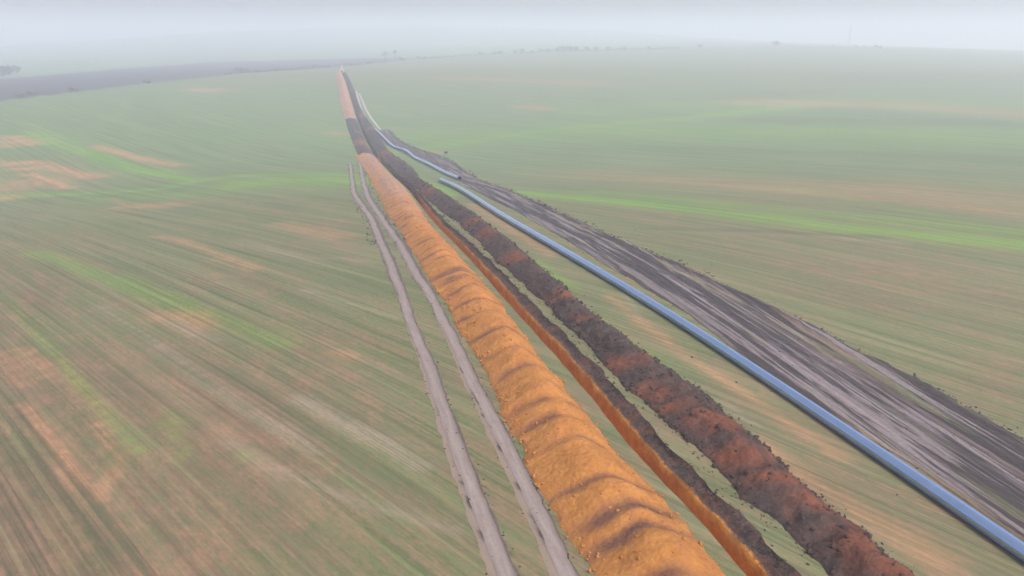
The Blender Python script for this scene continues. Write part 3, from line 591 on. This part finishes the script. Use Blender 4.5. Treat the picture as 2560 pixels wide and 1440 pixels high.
def pipe(name, tab, label, R=.34, wall=.035, seed=0):
    path = smooth_path(tab, R-.03); d, side, up = sweep(path, None)
    n = len(path); K = 48; an = np.arange(K)/K*2*math.pi
    sc_i = np.interp(path[:, 1], [55, 150], [1.0, 1.35])
    path[:, 2] += (sc_i-1)*R
    def ring(i, r): return path[i][None, :]+(r*sc_i[i])*(np.cos(an)[:, None]*side[i][None, :]+np.sin(an)[:, None]*up[i][None, :])
    V = []; Fc = []
    for i in range(n): V += list(ring(i, R))
    for i in range(n): V += list(ring(i, R-wall))
    for i in range(n-1):
        for k in range(K):
            k2 = (k+1) % K
            Fc.append((i*K+k, i*K+k2, (i+1)*K+k2, (i+1)*K+k)); b = n*K
            Fc.append((b+i*K+k, b+(i+1)*K+k, b+(i+1)*K+k2, b+i*K+k2))
    for e, fl in ((0, 1), (n-1, 0)):
        for k in range(K):
            k2 = (k+1) % K; q = (e*K+k, e*K+k2, n*K+e*K+k2, n*K+e*K+k)
            Fc.append(q[::-1] if fl else q)
    me = mesh(name, np.array(V), Fc); me.materials.append(M_pipe); me.materials.append(M_inside)
    for i, f in enumerate(me.polygons):
        if f.vertices[0] >= n*K: f.material_index = 1
    bmx = bmesh.new(); bmx.from_mesh(me); bmesh.ops.recalc_face_normals(bmx, faces=bmx.faces); bmx.to_mesh(me); bmx.free()
    o = tag(link(name, me), label, 'pipe')
    for j, deg in enumerate((30, 90, 150, 200, 250, 320)):
        a = math.radians(deg)+.05*math.sin(seed+j); w_ = .009/R; V = []; Fc = []
        for i in range(n):
            for q, rr in ((-w_, R-.002), (-w_, R+.004), (0, R+.005), (w_, R+.004), (w_, R-.002)):
                V.append(path[i]+(rr*sc_i[i])*(math.cos(a+q)*side[i]+math.sin(a+q)*up[i]))
        for i in range(n-1):
            for c in range(4): Fc.append((i*5+c, i*5+c+1, (i+1)*5+c+1, (i+1)*5+c))
        link('stripe', mesh('stripe', np.array(V), Fc), parent=o, mats=[M_stripe])
    # butt-weld beads
    L = np.concatenate([[0], np.cumsum(np.linalg.norm(np.diff(path, axis=0), axis=1))])
    for dist in np.arange(6, L[-1], 12.0):
        i = int(np.searchsorted(L, dist)); i = min(max(i, 1), n-2); V = []; Fc = []
        for dd, rr in ((-.03, R-.002), (-.02, R+.004), (0, R+.006), (.02, R+.004), (.03, R-.002)):
            V += list(ring(i, rr)+d[i][None, :]*dd)
        for c in range(4):
            for k in range(K):
                k2 = (k+1) % K; Fc.append((c*K+k, c*K+k2, (c+1)*K+k2, (c+1)*K+k))
        link('weld_bead', mesh('weld_bead', np.array(V), Fc), parent=o, mats=[M_pipe])
    return o
p0, p1 = pipe_near_tab[0], pipe_near_tab[1]
pipe('water_pipe', [(-4.0, pipe_near_tab[0][1]+.6), (12.0, pipe_near_tab[0][1]+.4)]+list(pipe_near_tab), 'long dark pipe with thin blue stripes crossing the right foreground', seed=1)
pipe('water_pipe', pipe_far_tab, 'farther bent pipe whose open dark end faces the camera on the mud road', seed=2)

# ------------------------------------------------------------------ loose clods
def clods():
    rs = np.random.RandomState(4); V = []; Fc = []
    ico = bmesh.new(); bmesh.ops.create_icosphere(ico, subdivisions=1, radius=1.0)
    iv = np.array([v.co[:] for v in ico.verts]); iff = [[v.index for v in f.verts] for f in ico.faces]; ico.free()
    items = []
    def along(fn, s0, s1, n, sp, r0, r1, bias=0.0):
        for _ in range(n):
            s = s0+(s1-s0)*rs.rand()**1.6; items.append((s, float(fn(s))+bias+rs.normal()*sp, .55*rs.uniform(r0, r1)*(rs.rand()**1.5+.5)*(1+s*.006)))
    along(curve(trkL), 14, 199, 700, .14, .03, .07, -.42); along(curve(trkL), 14, 199, 600, .14, .03, .07, .42)
    along(curve(trkR), 14, 199, 700, .14, .03, .07, -.42); along(curve(trkR), 14, 199, 600, .14, .03, .07, .42)
    along(curve(trkL), 80, 120, 90, .3, .06, .14, -.8); along(cLl, 80, 200, 160, .4, .06, .16, -.3)
    along(cRr, 14, 230, 900, .22, .04, .11, .1); along(cRl, 14, 100, 500, .2, .04, .09, -.05)
    along(lambda s: WS(s)+1.75, 14, 100, 1100, .22, .03, .10); along(cMr, 14, 300, 1600, .3, .05, .13, -.15)
    along(cMr, 60, 300, 260, .5, .06, .16, .3); along(cMl, 14, 300, 700, .5, .04, .09, .4)
    along(lambda s: .5*(cMl(s)+cMr(s)), 14, 260, 1200, 2.6, .03, .09)
    def lumps(hv, n, r0, r1, name, mat, label, cat):
        S2, U2, X, Y, Z, PR = hv; V = []; Fc = []; k = 0; ns, nu = S2.shape
        while k < n:
            i = int(ns*rs.rand()**.9) % ns; j = int(rs.randint(1, nu-1)) if rs.rand() < .55 else int(rs.choice([1, 1, 2, 3, nu-2, nu-2, nu-3]))
            cl = fbm(np.array(S2[i, j]*.5), np.array(U2[i, j]*5), 91, 2)
            if cl < -.05 and rs.rand() < .8: continue
            r = rs.uniform(r0, r1)*(rs.rand()**2+.45)*(1+S2[i, j]*.006); b0 = len(V)
            q = iv*(r*rs.uniform(.7, 1.3, 3))*rs.uniform(.75, 1.2, (len(iv), 1))
            V += list(q+np.array([X[i, j]+rs.normal()*.08, Y[i, j]+rs.normal()*.08, Z[i, j]+(r*.15 if 1 < j < nu-2 else r*.3)])); Fc += [(b0+f[0], b0+f[1], b0+f[2]) for f in iff]; k += 1
        me = mesh(name, np.array(V), np.array(Fc), smooth=False); attr(me, 'mark', np.zeros((len(me.vertices), 3)))
        tag(link(name, me, mats=[mat]), label, cat, kind='stuff')
    lumps(HV[0], 2600, .02, .065, 'clay_crumbs', M_orange, 'orange crumbs of clay scattered over and along the long clay ridge', 'clay crumbs')
    lumps(HV[3], 3200, .025, .095, 'topsoil_crumbs', M_clod, 'dark lumps of earth lying over the long topsoil ridge', 'soil lumps')
    s_ = np.array([i[0] for i in items]); t_ = np.array([i[1] for i in items]); x, y = XY(s_, t_); z = H(x, y)
    for (s, t, r), xx, yy, zz in zip(items, x, y, z):
        b = len(V); q = iv*(r*rs.uniform(.7, 1.3, 3))*rs.uniform(.75, 1.2, (len(iv), 1)); V += list(q*np.array([1,1,.6])+np.array([xx, yy, zz+r*.2]))
        Fc += [(b+f[0], b+f[1], b+f[2]) for f in iff]
    me = mesh('soil_clods', np.array(V), np.array(Fc), smooth=False); attr(me, 'mark', np.zeros((len(me.vertices), 3)))
    tag(link('soil_clods', me, mats=[M_clod]), 'dark crumbs of soil strewn along ruts, ridges and the mud road', 'soil clods', kind='stuff')
clods()

# ------------------------------------------------------------------ far hedge: bare trees, shrubs, low scrub
def mat_twig(name, a, b):
    m = NT(name); f = m.map(m.noise(m.pos(), .9, 3), .35, .65); return m.done(m.mix(f, a, b), .9)
M_bark = mat_twig('grey_bark', (.05, .045, .045), (.09, .08, .075))
M_twig = mat_twig('bare_twigs', (.055, .048, .052), (.10, .085, .085))
M_rusty = mat_twig('rusty_leaves', (.20, .11, .06), (.32, .18, .10))
M_scrub = mat_twig('grey_scrub', (.045, .042, .05), (.09, .075, .075))
def tube(V, Fc, a, b, r0, r1, k=5):
    a = np.array(a, float); b = np.array(b, float); d = b-a; L = np.linalg.norm(d); d /= L+1e-9
    u = np.cross(d, [0, 0, 1] if abs(d[2]) < .9 else [1, 0, 0]); u /= np.linalg.norm(u); v = np.cross(d, u); o = len(V)
    for p, r in ((a, r0), (b, r1)):
        for j in range(k):
            an = 2*math.pi*j/k; V.append(p+r*(math.cos(an)*u+math.sin(an)*v))
    for j in range(k): Fc.append((o+j, o+(j+1) % k, o+k+(j+1) % k, o+k+j))
def crown_faces(V, Fc, cen, rad, n, size, rs):
    for _ in range(n):
        q = rs.normal(size=3); q /= np.linalg.norm(q); p = np.array(cen)+q*np.array(rad)*rs.rand()**.45
        a = rs.normal(size=3); a /= np.linalg.norm(a); b = np.cross(a, rs.normal(size=3)); b /= np.linalg.norm(b)+1e-9
        o = len(V); s1 = size*rs.uniform(.5, 1.3); V += [p-a*s1, p+b*s1*.35, p+a*s1, p-b*s1*.35]; Fc.append((o, o+1, o+2, o+3))
def make_tree(seed, h, spread, dens, twig=None, name='bare_tree'):
    rs = np.random.RandomState(seed); V = []; Fc = []; tips = []
    top = np.array([rs.uniform(-.3, .3), 0, h*.38]); tube(V, Fc, (0, 0, -.3), top, h*.045, h*.03, 7)
    def grow(p, d, L, r, lev):
        q = p+d*L; tube(V, Fc, p, q, r, r*.6, 4); 
        if lev == 0: tips.append(q); return
        for _ in range(3):
            nd = d+rs.normal(size=3)*.42; nd[2] = abs(nd[2])*.9+.15; nd /= np.linalg.norm(nd); grow(q, nd, L*.68, r*.6, lev-1)
    for _ in range(5):
        d = np.array([rs.normal()*spread, rs.normal()*spread, 1.0]); d /= np.linalg.norm(d); grow(top*rs.uniform(.6, 1), d, h*.24, h*.02, 2)
    root = bpy.data.objects.new(name, None); COL.objects.link(root)
    link('trunk', mesh('trunk', np.array(V), Fc), parent=root, mats=[M_bark])
    CV = []; CF = []
    for q in tips: crown_faces(CV, CF, q, (h*.10, h*.10, h*.09), dens, h*.035, rs)
    link('crown', mesh('crown', np.array(CV), CF, False), parent=root, mats=[twig or M_twig])
    return root
def make_shrub(seed, h, wdt, twig, name='hedge_shrub'):
    rs = np.random.RandomState(seed); V = []; Fc = []; CV = []; CF = []
    for _ in range(9):
        e = np.array([rs.normal()*wdt*.3, rs.normal()*wdt*.2, h*rs.uniform(.55, 1)]); tube(V, Fc, (e[0]*.15, 0, -.2), e, h*.02, h*.006, 4)
        crown_faces(CV, CF, e*np.array([1, 1, .8]), (wdt*.25, wdt*.2, h*.25), 60, h*.08, rs)
    crown_faces(CV, CF, (0, 0, h*.4), (wdt*.5, wdt*.3, h*.4), 220, h*.08, rs)
    root = bpy.data.objects.new(name, None); COL.objects.link(root)
    link('stems', mesh('stems', np.array(V), Fc), parent=root, mats=[M_bark])
    link('crown', mesh('crown', np.array(CV), CF, False), parent=root, mats=[twig])
    return root
def copy_tree(o):
    c = o.copy(); COL.objects.link(c)
    for ch in [k for k in bpy.data.objects if k.parent == o]:
        d = ch.copy(); COL.objects.link(d); d.parent = c
    return c
E1a = np.array(E1)
def edge_pt(x, off=0): 
    y = float(np.interp(x, E1a[:, 0], E1a[:, 1]))+off; return (x, y, float(H(x, y)))
used = set()
def place(proto, x, y, sc_, rz, label, cat, group=None, zs=1.0):
    o = proto if proto.name not in used else copy_tree(proto); used.add(proto.name)
    o.location = (x, y, float(H(x, y))-.1); o.scale = (sc_, sc_, sc_*zs); o.rotation_euler = (0, 0, rz); tag(o, label, cat, group); return o
place(make_tree(3, 9, .55, 9), *TREES[0], 1.15, .3, 'wide bare tree in the far hedge, left of the slim upright tree', 'tree')
place(make_tree(8, 10, .22, 7), *TREES[1], 1.2, .9, 'slim upright bare tree standing highest in the far hedge', 'tree')
shr = [make_shrub(20+i, 4.0, 5.5, M_twig) for i in range(4)]; rsty = make_shrub(40, 3.5, 6, M_rusty, 'rusty_shrub'); low = make_shrub(44, 2.2, 5, M_scrub, 'low_shrub')
ords = ['first', 'second', 'third', 'fourth', 'fifth', 'sixth', 'seventh', 'eighth', 'ninth', 'tenth', 'eleventh', 'twelfth', 'thirteenth', 'fourteenth', 'fifteenth', 'sixteenth', 'seventeenth', 'eighteenth', 'nineteenth', 'twentieth', 'twenty-first', 'twenty-second']
rr = random.Random(5)
for i, (x, y, sx) in enumerate(SHRUBS):
    place(shr[i % 4], x, y, sx*1.45, rr.uniform(0, 6), 'grey bare shrub, %s from left along the upper right field edge' % ords[i], 'shrub', 'shrubs in clumps along the far field edge')
for i, (x, y, sx) in enumerate(RUSTY):
    place(rsty, x, y, sx, rr.uniform(0, 6), 'rusty orange shrub, %s from left in the far hedge' % ords[i], 'shrub', 'rusty shrubs in the far hedge')
for i, (x, y, sx) in enumerate(LOWS):
    place(low, x, y, sx, rr.uniform(0, 6), 'small dull shrub, %s from left beside the dark ploughed field' % ords[i], 'shrub', 'small shrubs along the ploughed field')
for i, (x, y, sx) in enumerate(LEFTT):
    place(shr[(i+1) % 4], x, y, sx, rr.uniform(0, 6), 'hazy dark tree beyond the ploughed field, %s from the left frame edge' % ords[i], 'tree', 'hazy trees beyond the ploughed field')
for i, (x, y, sx) in enumerate(RIGHTT):
    place(shr[(i+2) % 4], x, y, sx, rr.uniform(0, 6), 'faint hazy tree near the thin mast, %s from left' % ords[i], 'tree', 'faint trees near the mast')
def hedgerow():
    rs = np.random.RandomState(9); V = []; Fc = []
    xs = np.linspace(HEDGE[0], HEDGE[1], 1500)
    for x in xs:
        if fbm(np.array(x*.03), np.array(0.), 5, 3) < -.35: continue
        y = float(np.interp(x, E1a[:, 0], E1a[:, 1]))+rs.normal()*1.0; z = float(H(x, y)); hh = 1.9+2.6*(fbm(np.array(x*.08), np.array(1.), 6, 3)+.3)
        crown_faces(V, Fc, (x, y, z+hh*.45), (.8, .8, hh*.5), 7, .5, rs)
    tag(link('hedgerow', mesh('hedgerow', np.array(V), Fc, False), mats=[M_scrub]), 'low grey scrub strip running along the far edge of the green field', 'hedge', kind='stuff')
hedgerow()

# ------------------------------------------------------------------ mast on the skyline
def mast():
    x, y = MAST; z = float(H(x, y)); V = []; Fc = []; hgt = 42
    root = bpy.data.objects.new('lattice_mast', None); COL.objects.link(root); root.location = (x, y, z)
    for sx, sy in ((-1, -1), (1, -1), (1, 1), (-1, 1)): tube(V, Fc, (sx*2.2, sy*2.2, -1), (sx*.5, sy*.5, hgt), .25, .15, 4)
    for k in range(10):
        z0 = hgt*k/10; z1 = hgt*(k+1)/10; a = 2.2-1.7*k/10; b = 2.2-1.7*(k+1)/10
        for (p, q) in (((-1, -1), (1, -1)), ((1, -1), (1, 1)), ((1, 1), (-1, 1)), ((-1, 1), (-1, -1))):
            tube(V, Fc, (p[0]*a, p[1]*a, z0), (q[0]*b, q[1]*b, z1), .12, .12, 4)
    link('tower', mesh('tower', np.array(V), Fc, False), parent=root, mats=[M_steel])
    V = []; Fc = []; tube(V, Fc, (0, 0, hgt), (0, 0, hgt+6), .2, .1, 5); link('antenna', mesh('antenna', np.array(V), Fc), parent=root, mats=[M_steel])
    tag(root, 'thin lattice mast standing on the hazy skyline at the upper right', 'mast')
M_steel = simple('grey_steel', (.12, .12, .13), .6)
mast()

# ------------------------------------------------------------------ excavator at the head of the trench
M_paint = simple('pale_machine_paint', (.62, .60, .52), .5); M_dark = simple('dark_steel', (.05, .05, .055), .6); M_glass = simple('cab_glass', (.04, .05, .06), .15)
def boxm(name, boxes, mat, parent, bev=.06):
    bm = bmesh.new()
    for (cx, cy, cz, sx, sy, sz, rx) in boxes:
        r = bmesh.ops.create_cube(bm, size=1.0); 
        from mathutils import Matrix
        M = Matrix.Translation((cx, cy, cz)) @ Matrix.Rotation(rx, 4, 'X') @ Matrix.Diagonal((sx, sy, sz, 1))
        bmesh.ops.transform(bm, matrix=M, verts=r['verts'])
    bmesh.ops.bevel(bm, geom=bm.edges[:], offset=bev, segments=1, affect='EDGES')
    me = bpy.data.meshes.new(name); bm.to_mesh(me); bm.free(); return link(name, me, parent=parent, mats=[mat])
def excavator():
    s, t = 572.0, .6; x, y = XY(s, t); x = float(x); y = float(y)
    root = bpy.data.objects.new('excavator', None); COL.objects.link(root); root.location = (x, y, float(H(x, y))); root.rotation_euler = (0, 0, TR-math.pi/2+math.pi)
    for sx in (-1.25, 1.25):
        tr = boxm('crawler_track', [(sx, 0, .48, .6, 4.2, .95, 0)], M_dark, root, .3)
        boxm('track_frame', [(sx*.99, 0, .48, .66, 3.2, .4, 0)], M_paint, tr)
    boxm('body', [(0, -.3, 1.65, 2.8, 3.8, 1.1, 0), (0, -1.9, 1.75, 2.7, .9, 1.3, 0)], M_paint, root, .12)
    cab = boxm('cab', [(-.85, .9, 2.55, 1.05, 1.6, 1.7, 0)], M_paint, root, .12)
    boxm('window', [(-.85, 1.72, 2.75, .85, .04, 1.1, 0)], M_glass, cab, .01); boxm('window', [(-1.40, .9, 2.8, .04, 1.2, .9, 0)], M_glass, cab, .01)
    boom = boxm('boom', [(.2, 2.4, 3.6, .45, 3.6, .6, .75), (.2, 5.0, 4.9, .42, 3.0, .55, .05)], M_paint, root)
    boxm('hydraulic_cylinder', [(.2, 2.6, 2.7, .18, 2.6, .18, .9)], M_dark, boom, .04)
    boxm('stick', [(.2, 6.9, 3.7, .36, 3.2, .42, -1.15)], M_paint, root)
    boxm('bucket', [(.2, 7.3, 2.0, 1.2, 1.0, .9, .5), (.2, 6.9, 1.5, 1.2, .15, .8, .2)], M_dark, root)
    tag(root, 'pale tracked excavator with raised boom at the far head of the trench', 'excavator')
excavator()

# ------------------------------------------------------------------ a lone tussock on the right field
tf = make_shrub(60, .9, 1.2, M_twig, 'weed_tussock'); place(tf, *TUSSOCK, 1.0, 0, 'lone dark weed tussock in the green field right of the bent pipe', 'plant')

# ------------------------------------------------------------------ haze
def haze():
    bm = bmesh.new(); r = bmesh.ops.create_cube(bm, size=1.0)
    zt, zb = HAZE_TOP, float(min(GZ.min(), P_[:, 2].min())-6)
    x0, x1, y0, y1 = -9800, 9800, -3500, 12500
    for v in bm.verts: v.co = ((x0+x1)/2+v.co.x*(x1-x0), (y0+y1)/2+v.co.y*(y1-y0), (zt+zb)/2+v.co.z*(zt-zb))
    me = bpy.data.meshes.new('haze'); bm.to_mesh(me); bm.free()
    m = bpy.data.materials.new('haze_air'); m.use_nodes = True; t = m.node_tree; t.nodes.clear()
    o = t.nodes.new('ShaderNodeOutputMaterial'); v = t.nodes.new('ShaderNodeVolumePrincipled')
    v.inputs['Color'].default_value = (.83, .905, .99, 1); v.inputs['Density'].default_value = HAZE_D; v.inputs['Anisotropy'].default_value = .15
    t.links.new(v.outputs[0], o.inputs['Volume'])
    m.cycles.homogeneous_volume = True if hasattr(m.cycles, 'homogeneous_volume') else None
    tag(link('haze', me, mats=[m]), 'pale bluish morning haze over the fields', 'haze', kind='stuff')
HAZE_TOP = float(max(GZ.max()+14, CAM_Z+30)); HAZE_D = .00125
haze()
